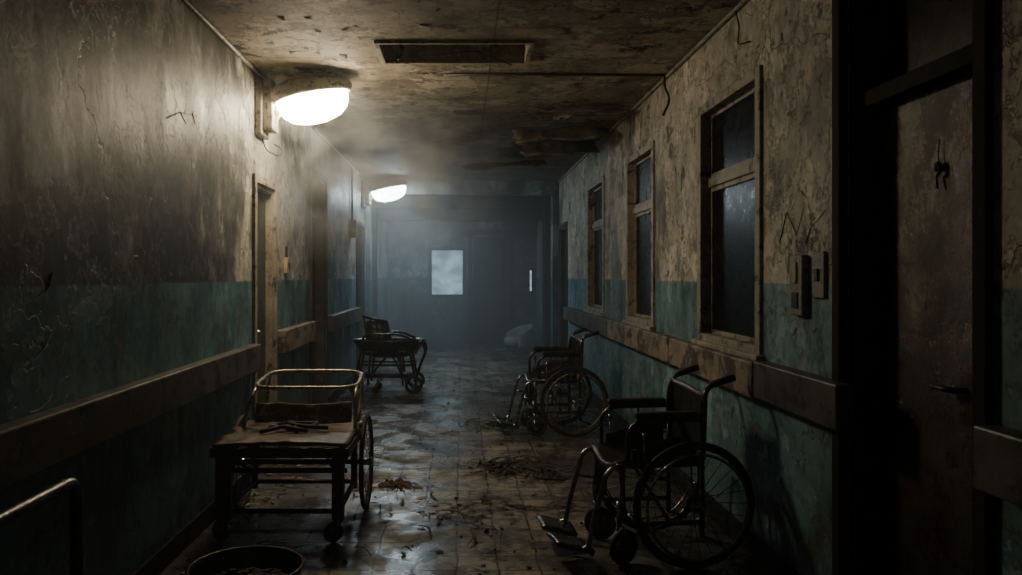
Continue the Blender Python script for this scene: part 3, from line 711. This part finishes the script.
for sy in (-.2, .2):
    caster(e, -.36, sy, .05, .13, .3); caster(e, -.10, sy, .045, .2, .1)
    big_wheel(e, .33, sy * 1.15, .11, 1 if sy > 0 else -1, M_BLACK, 12, 'wheel', False)

# ------------------------------------------------------------------ far grey chair
e = root('armchair', (1.02, 14.45, 0), 'pale grey low tub chair with curved back, lost in haze', 'chair', math.radians(200))
M_PALE = aged('pale_fabric', (.28, .30, .30), (.17, .185, .185), .8, 0, 6)
def tub(u, v):
    a = math.radians(-110 + 220 * u) + math.pi; rr_ = .25 + .03 * v
    return Vector((rr_ * math.cos(a), rr_ * math.sin(a), .12 + (.40 * (1 - .45 * abs(2 * u - 1) ** 2)) * v))
mb = MB(); mb.sheet(tub, 20, 8, .045); mb.obj('backrest', M_PALE, e)
mb = MB(); mb.lathe([(0, .16), (.22, .16), (.24, .2), (.24, .26), (.21, .29), (0, .30)], n=24); mb.obj('seat', M_PALE, e)
for a in range(4):
    mb = MB(); an = math.pi / 4 + a * math.pi / 2; mb.cyl((.17 * math.cos(an), .17 * math.sin(an), 0), (.16 * math.cos(an), .16 * math.sin(an), .17), .014, 10, .02); mb.obj('leg', M_BLACK, e)

# ------------------------------------------------------------------ foreground tube rail and tub
e = root('bed_rail', (-1.2, 1.9, 0), 'standing tubular steel bed guard rail with scratched finish', 'bed rail')
mb = MB(); mb.tube([(0, -.75, .02), (0, -.75, .765), (0, .58, .765), (0, .58, .02)], .019, 12, .06); mb.obj('tube_frame', M_GUN, e)
mb = MB(); mb.tube([(0, -.75, .38), (0, .58, .38)], .011, 10)
mb.obj('crossbar', M_BLACK, e)
for yy in (-.75, .58):
    mb = MB(); mb.tube([(-.14, yy, .017), (.14, yy, .017)], .014, 10); mb.obj('foot', M_BLACK, e)
e = root('metal_tub', (-.865, 3.2, 0), 'low round dark metal tub filled with rubble', 'tub')
mb = MB(); mb.lathe([(0, .004), (.17, .004), (.19, .02), (.222, .22), (.232, .228), (.232, .238), (.220, .238), (.212, .22), (.182, .03), (0, .02)], n=40); mb.obj('body', M_BLACK, e)
for s_ in (1, -1):
    mb = MB(); mb.tube([(.05, -s_ * .222, .19), (.05, -s_ * .245, .17), (-.05, -s_ * .245, .17), (-.05, -s_ * .222, .19)], .006, 8, .02); mb.obj('handle', M_RUST, e)
def chunk(mb, c, s_, rnd):
    bm = bmesh.new(); bmesh.ops.create_icosphere(bm, subdivisions=1, radius=1)
    q = Matrix.Rotation(rnd.uniform(0, 6), 3, Vector((rnd.random(), rnd.random(), rnd.random() + .1)).normalized())
    sc = Vector((rnd.uniform(.6, 1.2), rnd.uniform(.5, 1), rnd.uniform(.3, .7))) * s_
    vs = []
    for v in bm.verts:
        p = v.co * rnd.uniform(.75, 1.1); vs.append(Vector(c) + q @ Vector((p.x * sc.x, p.y * sc.y, p.z * sc.z)))
    fs = [[v.index for v in f.verts] for f in bm.faces]; bm.free(); mb.add(vs, fs)
def flake(mb, x, y, s_, rnd, z=.002):
    n = rnd.randint(4, 7); a0 = rnd.uniform(0, 6); tilt = rnd.uniform(-.25, .25); tx = math.cos(a0); ty = math.sin(a0)
    vs = [Vector((x, y, z + s_ * abs(tilt) * .5 + s_ * rnd.uniform(0, .15)))]
    for k in range(n):
        a = a0 + 2 * math.pi * k / n + rnd.uniform(-.25, .25); r_ = s_ * rnd.uniform(.5, 1.1)
        dx, dy = r_ * math.cos(a), r_ * math.sin(a) * .7
        vs.append(Vector((x + dx, y + dy, z + max(0, s_ * abs(tilt) * .5 + (dx * tx + dy * ty) * tilt))))
    mb.add(vs, [(0, k + 1, (k + 1) % n + 1) for k in range(n)])
mb = MB(); mb.lathe([(0, .15), (.1, .145), (.2, .13)], (-.865, 3.2, 0), n=24)
for i in range(140):
    a = R.uniform(0, 6.28); q = .17 * math.sqrt(R.random()); flake(mb, -.865 + q * math.cos(a), 3.2 + q * math.sin(a), R.uniform(.015, .04), R, .15 + R.uniform(0, .02))
for i in range(30):
    a = R.uniform(0, 6.28); q = .17 * math.sqrt(R.random()); chunk(mb, (-.865 + q * math.cos(a), 3.2 + q * math.sin(a), .15), R.uniform(.01, .025), R)
mb.obj('rubble', M_RAG, label='dark broken rubble heaped in the metal tub', cat='rubble', kind='stuff')

# ------------------------------------------------------------------ debris
def strand(mb, x, y, L, rnd, w=.008):
    a = rnd.uniform(0, 6.28); p = Vector((x, y, .006)); c = rnd.uniform(-1, 1) * 7; pts = []
    n = 7; lift = rnd.uniform(0, .03)
    for k in range(n):
        pts.append(p.copy()); a += c * L / n + rnd.uniform(-.35, .35)
        p = p + Vector((math.cos(a), math.sin(a), 0)) * L / n; p.z = .006 + lift * math.sin(math.pi * (k + 1) / n)
        p.x = max(XL + .03, min(XR - .03, p.x))
    q = [];
    for k, t in enumerate(pts):
        d = (pts[min(k + 1, n - 1)] - pts[max(k - 1, 0)]).normalized(); s_ = Vector((-d.y, d.x, .3)) * w * (.4 + .6 * math.sin(math.pi * (k + .5) / n)) / 2
        q += [t + s_, t - s_]
    mb.add(q, [(2 * k, 2 * k + 1, 2 * k + 3, 2 * k + 2) for k in range(n - 1)])
def debris(n, mat, label, fn, smin, smax, chunks=0, strands=0, sl=.15, sw=.01):
    mb = MB()
    for i in range(n):
        x, y = fn(); flake(mb, x, y, R.uniform(smin, smax) * (1 if R.random() < .85 else 1.8), R)
    for i in range(chunks):
        x, y = fn(); s_ = R.uniform(.006, .022); chunk(mb, (x, y, s_ * .4), s_, R)
    for i in range(strands):
        x, y = fn(); strand(mb, x, y, sl * R.uniform(.4, 1.4), R, sw * R.uniform(.5, 1.5))
    mb.obj('floor_debris', mat, label=label, cat='debris', kind='stuff')
def anyw(): return R.uniform(XL + .08, XR - .08), 2.6 + 9.4 * R.random() ** 1.3
def side():
    q = min(.7, abs(R.gauss(0, .16)) + .06)
    return (XL + q if R.random() < .5 else XR - q), R.uniform(2.4, 12)
debris(200, M_DEB, 'paint flakes and plaster crumbs scattered over tiles', anyw, .006, .022, 110)
debris(420, M_DEB, 'paint flakes and rubble gathered along the walls', side, .008, .036, 300)
debris(160, M_RAG, 'dark scraps and torn strips littering the tiles', anyw, .010, .035, 50, 190, .20, .012)
debris(70, M_LEAF, 'rusty brown flakes heaped beside the cart', lambda: (R.gauss(-.50, .13), R.gauss(5.30, .12)), .01, .03, 20, 25, .12)
debris(90, M_RAG, 'dark torn strips in a tangled heap', lambda: (R.gauss(.43, .17), R.gauss(5.80, .08)), .014, .05, 10, 120, .28, .018)
debris(25, M_RAG, 'dark torn strips scattered mid floor', lambda: (R.gauss(.05, .28), R.gauss(4.75, .16)), .012, .03, 6, 40, .24, .012)
debris(50, M_RAG, 'dark torn strips beside the wheelchair', lambda: (R.gauss(.35, .15), R.gauss(7.5, .15)), .012, .04, 10, 40, .2, .014)
debris(40, M_PAPER, 'pale torn scraps', lambda: (R.gauss(.15, .5), R.gauss(5.0, .7)), .010, .035, 4)
def rag(x, y, w, l, h, rot, mat, label, seed, name='crumpled_rag', cat='rag'):
    q = Matrix.Rotation(rot, 3, 'Z'); mb = MB()
    def fn(u, v):
        a, b = u - .5, v - .5
        an = math.atan2(b, a); rad = 1 + .45 * mnoise.noise(Vector((math.cos(an) * 2.2 + seed, math.sin(an) * 2.2, 5)))
        ed = max(0, 1 - (4 * (a * a + b * b)) ** 1.2)
        z = .006 + h * (abs(mnoise.noise(Vector((a * 6 + seed, b * 5, seed)))) * 1.3 + .35 * abs(mnoise.noise(Vector((a * 15, b * 15 + seed, 1))))) * (.25 + ed)
        p = q @ Vector((a * w * rad, b * l * rad, z)); return Vector((x + p.x, y + p.y, p.z))
    mb.sheet(fn, 26, 22, .004); mb.obj(name, mat, label=label, cat=cat, group='rags and papers on the floor')
rag(.40, 5.82, .40, .14, .045, .1, M_RAG, 'dark crumpled rag in a heap of strips', 1)
rag(.62, 5.5, .22, .10, .035, -.3, M_RAG, 'small dark crumpled rag', 5)
rag(-.45, 5.32, .20, .10, .035, .2, M_LEAF, 'rust-brown crumpled cloth near the cart wheel', 17)
rag(.40, 7.5, .32, .13, .04, .2, M_RAG, 'dark rag in front of the wheelchair', 19)

mb = MB()
for i in range(220):
    right = R.random() < .8
    y = R.uniform(2.8, 10); z = R.uniform(.3, 2.75); s_ = R.uniform(.012, .042)
    if right and any(a - .12 < y < b + .12 and c - .14 < z for (a, b, c, dd) in WINS + [DR]): continue
    if (not right) and (y < 5 or any(a - .12 < y < b + .12 and z < dd + .14 for (a, b, c, dd) in [DL1, DL2])): continue
    if .7 < z < 1.08: continue
    X = XR if right else XL; sg = -1 if right else 1; w = s_ * R.uniform(.4, 1); ro = R.uniform(-.8, .8)
    def fn(u, v):
        yy = (u - .5) * w * (1 - .5 * v); zz = -v * s_; off = .002 + s_ * .22 * v * v
        return Vector((X + sg * off, y + yy * math.cos(ro) - zz * math.sin(ro), z + yy * math.sin(ro) + zz * math.cos(ro)))
    mb.sheet(fn, 2, 4, .0015)
for i in range(60):
    x = R.uniform(XL + .1, XR - .1); y = R.uniform(4.2, 6.6); s_ = R.uniform(.02, .06); w = s_ * R.uniform(.4, 1); ro = R.uniform(0, 6.28)
    if HX0 - .15 < x < HX1 + .15 and HY0 - .15 < y < HY1 + .15: continue
    def fn(u, v):
        a = (u - .5) * w * (1 - .5 * v); b_ = v * s_
        return Vector((x + a * math.cos(ro) - b_ * math.sin(ro), y + a * math.sin(ro) + b_ * math.cos(ro), ZC - .002 - s_ * .18 * v * v))
    mb.sheet(fn, 2, 4, .0015)
mb.obj('peeling_paint', M_PAPER, label='curled flakes of old paint peeling from walls and ceiling', cat='paint flakes', kind='stuff')

# ------------------------------------------------------------------ haze
def fog(name, x0, x1, y0, y1, z0, z1, dens, col, label, noisy=None, aniso=.3):
    mb = MB(); mb.box(x0, x1, y0, y1, z0, z1)
    m = bpy.data.materials.new(name + '_vol'); m.use_nodes = True; nt = m.node_tree; nt.nodes.clear()
    o = nt.nodes.new('ShaderNodeOutputMaterial'); s_ = nt.nodes.new('ShaderNodeVolumeScatter')
    s_.inputs['Color'].default_value = (*col, 1); s_.inputs['Density'].default_value = dens; s_.inputs['Anisotropy'].default_value = aniso
    if noisy:
        v = coords(nt, 'world', (1, .6, 1.2)); n = noi(nt, v, noisy[0], 3, .6, .8)
        sep = nt.nodes.new('ShaderNodeSeparateXYZ'); nt.links.new(nt.nodes.new('ShaderNodeNewGeometry').outputs['Position'], sep.inputs[0])
        f = mth(nt, 'MULTIPLY', ramp(nt, n, [(.43, 0), (.62, 1)]), dens)
        for ax, lo, hi, e_ in (('X', x0, x1, .7), ('Y', y0, y1, noisy[1]), ('Z', z0, z1, .5)):
            a = mth(nt, 'DIVIDE', mth(nt, 'SUBTRACT', sep.outputs[ax], lo), e_, None, True)
            b_ = mth(nt, 'DIVIDE', mth(nt, 'SUBTRACT', hi, sep.outputs[ax]), e_, None, True)
            if ax == 'X': a = 1.0
            if ax == 'Z': b_ = 1.0
            f = mth(nt, 'MULTIPLY', f, mth(nt, 'MULTIPLY', a, b_))
        nt.links.new(f, s_.inputs['Density'])
    nt.links.new(s_.outputs[0], o.inputs['Volume'])
    return mb.obj(name, m, label=label, cat='haze', kind='stuff')
fog('haze', XL + .005, XR - .005, YN + .1, 9.99, .005, ZC - .005, .010, (.85, .92, 1), 'thin dusty haze hanging in the corridor')
fog('smoke_haze', XL + .005, XR - .005, 10.0, YF - .12, .005, ZC - .005, .095, (.90, .96, 1.0), 'thick blue-grey smoke at the corridor end', aniso=.1)
fog('lamp_smoke', XL + .01, .45, 5.3, 9.95, 1.5, ZC - .01, .55, (.88, .94, 1), 'drifting wisps of smoke lit by the lamps', (2.1, .8), .1)

# ------------------------------------------------------------------ lights
def area(name, loc, rot, sx, sy, col, w):
    l = bpy.data.lights.new(name, 'AREA'); l.shape = 'RECTANGLE'; l.size = sx; l.size_y = sy; l.color = col; l.energy = w
    o = bpy.data.objects.new(name, l); COL.objects.link(o); o.location = loc; o.rotation_euler = rot; return o
area('end_bay_fill', (-.95, 12.4, 2.78), (0, 0, 0), .35, .25, (.62, .84, 1.0), 16)  # added bluish fill for the end bay, no fixture behind it
area('end_recess_fill', (-.8, 14.9, 2.78), (0, 0, 0), .35, .25, (.55, .80, 1.0), 7)  # second added fill, brightens the recess without a real fixture
area('foreground_fill', (-.2, -1.0, 2.3), (math.radians(70), 0, math.radians(-25)), .8, .4, (.86, .9, 1.0), 1.1)  # unseen fill added behind the camera to lift the foreground
w = bpy.data.worlds.new('night'); bpy.context.scene.world = w; w.use_nodes = True
w.node_tree.nodes['Background'].inputs[0].default_value = (.05, .07, .09, 1); w.node_tree.nodes['Background'].inputs[1].default_value = .10

cam = bpy.data.cameras.new('camera'); co = bpy.data.objects.new('camera', cam); COL.objects.link(co)
co.location = (0, 0, 1.4); co.rotation_euler = (math.radians(90), 0, 0)
cam.sensor_width = 36; cam.lens = 28.0; cam.shift_x = 50 / 1022; cam.shift_y = -11.5 / 1022; cam.clip_start = .05
bpy.context.scene.camera = co
